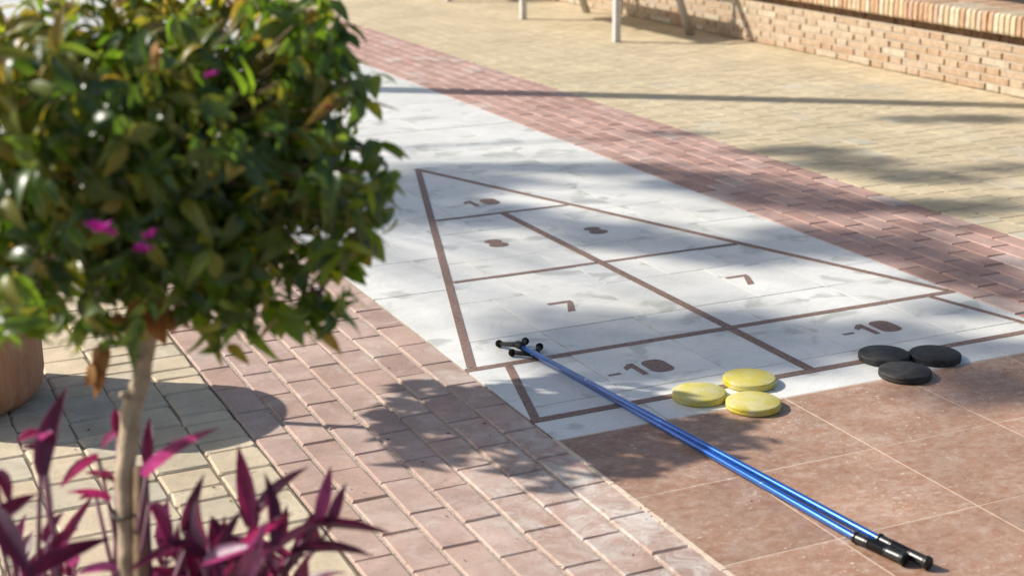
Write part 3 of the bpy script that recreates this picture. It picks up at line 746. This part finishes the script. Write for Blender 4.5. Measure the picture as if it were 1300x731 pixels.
link('twig', mb.mesh('twig'), M['twig'], t2)['kind'] = 'stuff'

# ------------------------------------------------------------ discs
def disc_mesh(seed):
    r = random.Random(seed); mb = MB(); R = .0775; T = .021
    prof = [(.001, 0), (R-.003, 0), (R-.0008, .002), (R, .005), (R-.0002, T*.46), (R-.0008, T*.5), (R-.0002, T*.54), (R, T-.005), (R-.0012, T-.002), (R-.0045, T), (.001, T+.0002)]
    mb.lathe(prof, 72); me = mb.mesh('disc', True); return me
def disc_mat(name, top, side, worn, wl):
    mt, nt, b = newmat(name); tc = N(nt, 'ShaderNodeTexCoord').outputs['Object']
    sp = N(nt, 'ShaderNodeSeparateXYZ'); nt.links.new(tc, sp.inputs[0])
    oi = N(nt, 'ShaderNodeObjectInfo')
    ad = N(nt, 'ShaderNodeVectorMath', operation='ADD'); nt.links.new(tc, ad.inputs[0]); nt.links.new(oi.outputs['Location'], ad.inputs[1]); v = ad.outputs[0]
    isTop = ramp(nt, sp.outputs[2], [(.0198, 0), (.0206, 1)])
    col = mix(nt, isTop, side, top)
    n1 = ramp(nt, noise(nt, 18, 5, .65, v, .5), [(.4, 0), (.66, 1)])
    col = mix(nt, mix(nt, 1, n1, wl, 'MULTIPLY'), col, worn)
    n2 = ramp(nt, noise(nt, 220, 4, .7, v), [(.3, .86), (.7, 1.1)]); col = mix(nt, 1, col, n2, 'MULTIPLY')
    ch = ramp(nt, noise(nt, 120, 4, .6, v), [(.64, 0), (.68, 1)])
    band = ramp(nt, sp.outputs[2], [(.002, 1), (.011, .6), (.0195, 0)])
    col = mix(nt, mix(nt, 1, ch, band, 'MULTIPLY'), col, (.08, .06, .02))
    nt.links.new(col, b.inputs['Base Color']); b.inputs['Roughness'].default_value = .62; b.inputs['Specular IOR Level'].default_value = .35
    bump(nt, b, noise(nt, 150, 4, .6, v), .3, .0012); return mt
YM = disc_mat('yellow_disc', (.62, .55, .20), (.60, .50, .02), (.66, .61, .36), .8)
BM_ = disc_mat('black_disc', (.046, .043, .040), (.015, .014, .013), (.085, .082, .078), .6)
ym, bm2 = disc_mesh(1), disc_mesh(2); ym.materials.append(YM); bm2.materials.append(BM_)
for x, y, lb in ((2.193, 3.487, 'yellow shuffleboard disc nearest the blue cues'), (2.386, 3.524, 'yellow shuffleboard disc farthest back, half over the brown line'), (2.289, 3.357, 'yellow shuffleboard disc in front, resting on the brown tiles')):
    tag(link('shuffleboard_disc', ym, None, None, (x, y, .0012), (0, 0, rnd.uniform(0, 6))), lb, 'disc', 'yellow shuffleboard discs')
for x, y, lb in ((2.870, 3.523, 'black shuffleboard disc on the left of its trio'), (3.009, 3.455, 'black shuffleboard disc on the right of its trio'), (2.831, 3.375, 'black shuffleboard disc in front, across the edge of the white marble')):
    tag(link('shuffleboard_disc', bm2, None, None, (x, y, .0012), (0, 0, rnd.uniform(0, 6))), lb, 'disc', 'black shuffleboard discs')

# ------------------------------------------------------------ cues
def blue_mat():
    mt, nt, b = newmat('blue_anodised'); b.inputs['Metallic'].default_value = .55; b.inputs['Roughness'].default_value = .24
    tc = N(nt, 'ShaderNodeTexCoord').outputs['Object']; mp = N(nt, 'ShaderNodeMapping'); mp.inputs['Scale'].default_value = (30, 6, 30); nt.links.new(tc, mp.inputs[0])
    c = ramp(nt, noise(nt, 3, 6, .7, mp.outputs[0]), [(.3, (.011, .085, .38)), (.6, (.018, .13, .52)), (.74, (.05, .15, .50))])
    sc = ramp(nt, noise(nt, 14, 3, .5, tc), [(.70, 0), (.73, .8)]); c = mix(nt, sc, c, (.6, .65, .7))
    nt.links.new(c, b.inputs['Base Color']); b.inputs['Coat Weight'].default_value = .6; b.inputs['Coat Roughness'].default_value = .12
    return mt
M['blue'] = blue_mat()
M['grip'] = plain('black_rubber_grip', (.012, .012, .012), .34, spec=.5)
M['forkp'] = plain('black_plastic', (.008, .007, .006), .55, spec=.3, nz=(60, .7, 1.6))
M['foam'] = plain('black_foam', (.011, .009, .007), .95, spec=.15, nz=(200, .5, 2.2), bm=(260, .8, .002))
def sphere(mb, c, r, sy=1, n=12, m_=8):
    base = len(mb.v); c = Vector(c)
    for i in range(m_+1):
        t = math.pi*i/m_
        for k in range(n):
            a = 2*math.pi*k/n; mb.v.append(tuple(c+Vector((r*math.sin(t)*math.cos(a), r*math.sin(t)*math.sin(a), r*math.cos(t)*sy))))
    for i in range(m_):
        for k in range(n):
            mb.f.append((base+i*n+k, base+(i+1)*n+k, base+(i+1)*n+(k+1) % n, base+i*n+(k+1) % n))
def cue(label, tip, g0, g1, k1, k2, lift):
    tip, g0, g1, k1, k2 = [Vector(v) for v in (tip, g0, g1, k1, k2)]
    q = empty('shuffleboard_cue', (g1.x, g1.y, 0), label=label, cat='cue', group='blue shuffleboard cues lying side by side'); O = Vector((g1.x, g1.y, 0)); l = lambda v: Vector(v)-O
    mb = MB(); mb.tube([l(g0+(g1-g0)*.2), l(g0), l(g0.lerp(tip, .5)), l(tip)], .0088, 20); link('shaft', mb.mesh('shaft', True), M['blue'], q)
    # grip: flared collars, ribbed waist
    ax = (g1-g0); rr = [(0, .0105), (.02, .0140), (.05, .0140), (.07, .0112), (.08, .0118), (.26, .0118), (.27, .0108)]
    rr += [(t, .0112+(.0011 if k % 2 else -.0004)) for k, t in enumerate([.29+.016*i for i in range(22)])]
    rr += [(.655, .0118), (.67, .0128), (.92, .0128), (.93, .0152), (.955, .0160), (.985, .0155), (1.0, .011)]
    mb = MB(); mb.tube([l(g0+ax*t) for t, _ in rr], [v for _, v in rr], 20); me = mb.mesh('grip', False); link('grip', me, M['grip'], q)
    # fork: hub, two prongs, foam ends
    d = (tip-g0).normalized(); hub = tip
    mb = MB(); mb.tube([l(hub-d*.022), l(hub-d*.004), l(hub+d*.010), l(hub+d*.022)], [.0112, .0118, .0125, .008], 14); link('hub', mb.mesh('hub', True), M['forkp'], q)
    for kp in (k1, k2):
        side = (kp-hub); m1 = hub+side*.35+Vector((side.x*.10, side.y*.02, .001)); m2 = hub+side*.7
        mb = MB(); mb.tube([l(hub+d*.006), l(m1), l(m2), l(kp)], [.0090, .0078, .0072, .0070], 10); pr = link('prong', mb.mesh('prong', True), M['forkp'], q)
        mb = MB(); s = side.normalized(); c = l(kp)
        mb.tube([c-s*.009, c-s*.006, c, c+s*.006, c+s*.009], [.0075, .0108, .0122, .0108, .0075], 14)
        fo = link('foam_end', mb.mesh('foam_end', True), M['foam'], q)
    return q
cue('blue cue on the right, lying over the other with its grip farther right', gnd(660, 438.5, .036), gnd(1115, 683, .0158), gnd(1180, 715, .0165), gnd(633.7, 436, .0125), gnd(667, 433, .016), 0)
cue('blue cue on the left, its head partly under the other shaft', gnd(679, 449.5, .0165), gnd(1084, 680.5, .0152), gnd(1150, 710, .0165), gnd(650, 447.5, .0125), gnd(685, 440, .0140), 0)

# ------------------------------------------------------------ benches
M['white_metal'] = plain('white_painted_metal', (.62, .60, .56), .45, nz=(12, .9, 1.05))
M['grey_metal'] = plain('cream_painted_metal', (.46, .43, .38), .5, nz=(12, .85, 1.05))
M['slat'] = plain('white_slat', (.58, .55, .50), .5, nz=(10, .85, 1.05))
def rod(a, b, r, n=12):
    mb = MB(); mb.tube([a, b], r, n); return mb
bench = empty('garden_bench', (5.63, 10.27, 0), label='white metal bench against the brick wall, its near leg fully in view', cat='bench', group='white benches along the brick wall')
for yy in (0, 1.66):
    mb = MB(); mb.box(-.024, yy-.024, .004, .024, yy+.024, .63); link('leg', mb.mesh('leg'), M['white_metal'], bench)
    mb = MB(); mb.box(-.027, yy-.027, 0, .027, yy+.027, .006); link('foot', mb.mesh('foot'), M['grey_metal'], bench)
for yy in (.07, 1.84-.02):
    mb = MB(); mb.tube([(.70, yy, 0), (.60, yy, .25), (.53, yy-.01, .45)], [.034, .030, .028], 12); link('leg', mb.mesh('leg', True), M['grey_metal'], bench)
for k in range(5):
    x0 = .055+k*.094; mb = MB(); mb.box(x0, -.02, .43, x0+.086, 1.80, .455); link('seat_slat', mb.mesh('seat_slat'), M['slat'], bench)
for yy in (.0, .9, 1.66):
    mb = MB(); mb.box(.02, yy-.02, .395, .53, yy+.02, .43); link('seat_bearer', mb.mesh('seat_bearer'), M['white_metal'], bench)
for yy in (.03, 1.70):
    mb = rod((.53, yy, .44), (.64, yy, .88), .02); link('back_post', mb.mesh('back_post', True), M['white_metal'], bench)
    mb = MB(); mb.box(-.03, yy-.03, .63, .57, yy+.03, .655); link('armrest', mb.mesh('armrest'), M['white_metal'], bench)
for k in range(3):
    z = .58+k*.11; x = .545+.25*(z-.44); mb = MB(); mb.box(x-.03, -.02, z, x-.012, 1.80, z+.08); link('back_slat', mb.mesh('back_slat'), M['slat'], bench)
b2 = bench.copy(); C.objects.link(b2); b2.location = (5.62, 13.56, 0); b2['label'] = 'white metal bench farther along the wall, only its near foot showing at the top edge'
for ch in list(bench.children):
    c = ch.copy(); C.objects.link(c); c.parent = b2

# ------------------------------------------------------------ lamp post whose shadow crosses the court
lt = MB()
for k in range(150):
    g = gnd(rnd.uniform(60, 1280), rnd.uniform(60, 720)); a = rnd.uniform(0, 6.3); l_ = rnd.uniform(.003, .009); w_ = rnd.uniform(.0012, .003)
    if 1.69 < g.x < 4.25 and rnd.random() < .8: continue
    dx, dy = math.cos(a)*l_, math.sin(a)*l_; ex, ey = -math.sin(a)*w_, math.cos(a)*w_; z = .0012
    lt.add([(g.x-dx, g.y-dy, z), (g.x+ex, g.y+ey, z+.002), (g.x+dx, g.y+dy, z+.001), (g.x-ex, g.y-ey, z)], [(0, 3, 2, 1)])
M['litter'] = plain('dry_litter', (.12, .075, .04), .9)
tag(link('leaf_litter', lt.mesh('leaf_litter'), M['litter']), 'tiny brown crumbs of dry leaf scattered over the paving', kind='stuff')
M['iron'] = plain('dark_green_iron', (.03, .045, .035), .5)
M['glass'] = plain('frosted_lamp_glass', (.7, .7, .66), .4)
lp = empty('lamp_post', (0, 11.41, 0), label='tall slim lamp post standing beyond the left edge of the court', cat='lamp post')
mb = MB(); mb.lathe([(.001, 0), (.17, 0), (.17, .12), (.13, .18), (.125, .5), (.115, .7), (.105, 3.0), (.085, 6.2), (.001, 6.22)], 24); link('post', mb.mesh('post', True), M['iron'], lp)
mb = MB(); mb.lathe([(.001, 6.2), (.10, 6.22), (.19, 6.6), (.001, 6.6)], 20); link('lantern', mb.mesh('lantern', True), M['glass'], lp)
mb = MB(); mb.lathe([(.22, 6.6), (.20, 6.64), (.06, 6.78), (.001, 6.8)], 20); link('lantern_roof', mb.mesh('lantern_roof', True), M['iron'], lp)

# ------------------------------------------------------------ tall shade tree beyond the left edge of the picture
SHADE = [  # (x, y, half width, half height, density) of each patch of shade it throws, in photograph pixels on the ground
 (475, 252, 75, 30, 1.0), (560, 250, 70, 34, 1.0), (640, 275, 70, 14, .9), (600, 214, 70, 7, .5), (760, 214, 120, 7, .7), (660, 232, 40, 8, .5),
 (800, 302, 90, 15, .95), (885, 318, 80, 12, .9), (745, 290, 45, 9, .8), (1030, 306, 70, 18, .95), (960, 330, 60, 9, .6),
 (870, 450, 120, 26, 1.0), (760, 425, 80, 20, .8), (945, 415, 90, 22, .9), (1040, 440, 70, 22, .8), (700, 398, 60, 9, .4), (650, 420, 50, 12, .4),
 (1130, 425, 80, 18, .65), (1230, 395, 70, 12, .7), (1180, 450, 90, 14, .85), (1260, 490, 80, 24, 1.0), (1280, 445, 60, 14, .8), (830, 475, 100, 14, .8), (720, 450, 60, 16, .5), (1000, 460, 70, 14, .7),
 (890, 232, 70, 13, .95), (990, 248, 80, 14, .95), (1090, 262, 70, 10, .7), (1130, 316, 80, 16, .95), (1230, 345, 60, 18, .8), (1290, 370, 40, 14, .7),
 (1010, 192, 80, 5, .8), (1090, 208, 70, 9, .85), (1180, 226, 70, 8, .7), (1215, 152, 90, 5, .85), (1280, 212, 50, 6, .7), (1240, 262, 80, 14, .6), (1190, 290, 60, 8, .4), (860, 170, 60, 3, .3),
]
r5 = random.Random(9)
TT = Vector((-6.8, 13.6, 0))
sh = empty('shade_tree', TT, label='tall spreading tree standing off to the left that dapples the court with shade', cat='tree')
sl = []; ends = []
lvar = [leaf_mesh(1, r5.uniform(.45, .6), .25, .25, r5) for _ in range(5)]
for (x, y, a, b, dens) in SHADE:
    H = 9.0+r5.uniform(-.8, 1.0)
    c = gnd(x, y); ax_, ay_ = gnd(x+a, y)-gnd(x-a, y), gnd(x, y-b)-gnd(x, y+b)
    ar = abs(ax_.x*ay_.y-ax_.y*ay_.x)*math.sin(EL)*.785
    n = int(ar*dens*1700)
    ends.append(c+SUN*(H/SUN.z))
    for k in range(n):
        rr = math.sqrt(r5.random())*r5.uniform(.9, 1.12); t = r5.uniform(0, 6.28)
        g = gnd(x+a*rr*math.cos(t), y+b*rr*math.sin(t)); h = H+r5.uniform(-.45, .45)
        p = g+SUN*(h/SUN.z)
        d = Vector((r5.gauss(0, 1), r5.gauss(0, 1), r5.gauss(-.3, .6)))
        sl.append((r5.choice(lvar), orient(d, SUN+Vector((r5.gauss(0, .5), r5.gauss(0, .5), r5.gauss(0, .5)))), p-TT, r5.uniform(.07, .13)))
leaf_stuff('leaf', sl, M['leaf'], sh)
mb = MB(); mb.tube([(0, 0, 0), (.05, -.1, 1.2), (.1, -.1, 3.0), (.2, -.2, 5.0), (.3, -.3, 6.8)], [.22, .17, .14, .12, .09], 14); link('trunk', mb.mesh('trunk', True), M['bark'], sh)
fork = Vector((.3, -.3, 6.7))
for e in ends:
    e = e-TT; md = fork.lerp(e, .5)+Vector((0, 0, .25)); mb = MB(); mb.tube([fork, md, e], [.022, .012, .004], 6); link('limb', mb.mesh('limb', True), M['bark'], sh)

S.render.resolution_x = 1024; S.render.resolution_y = 575
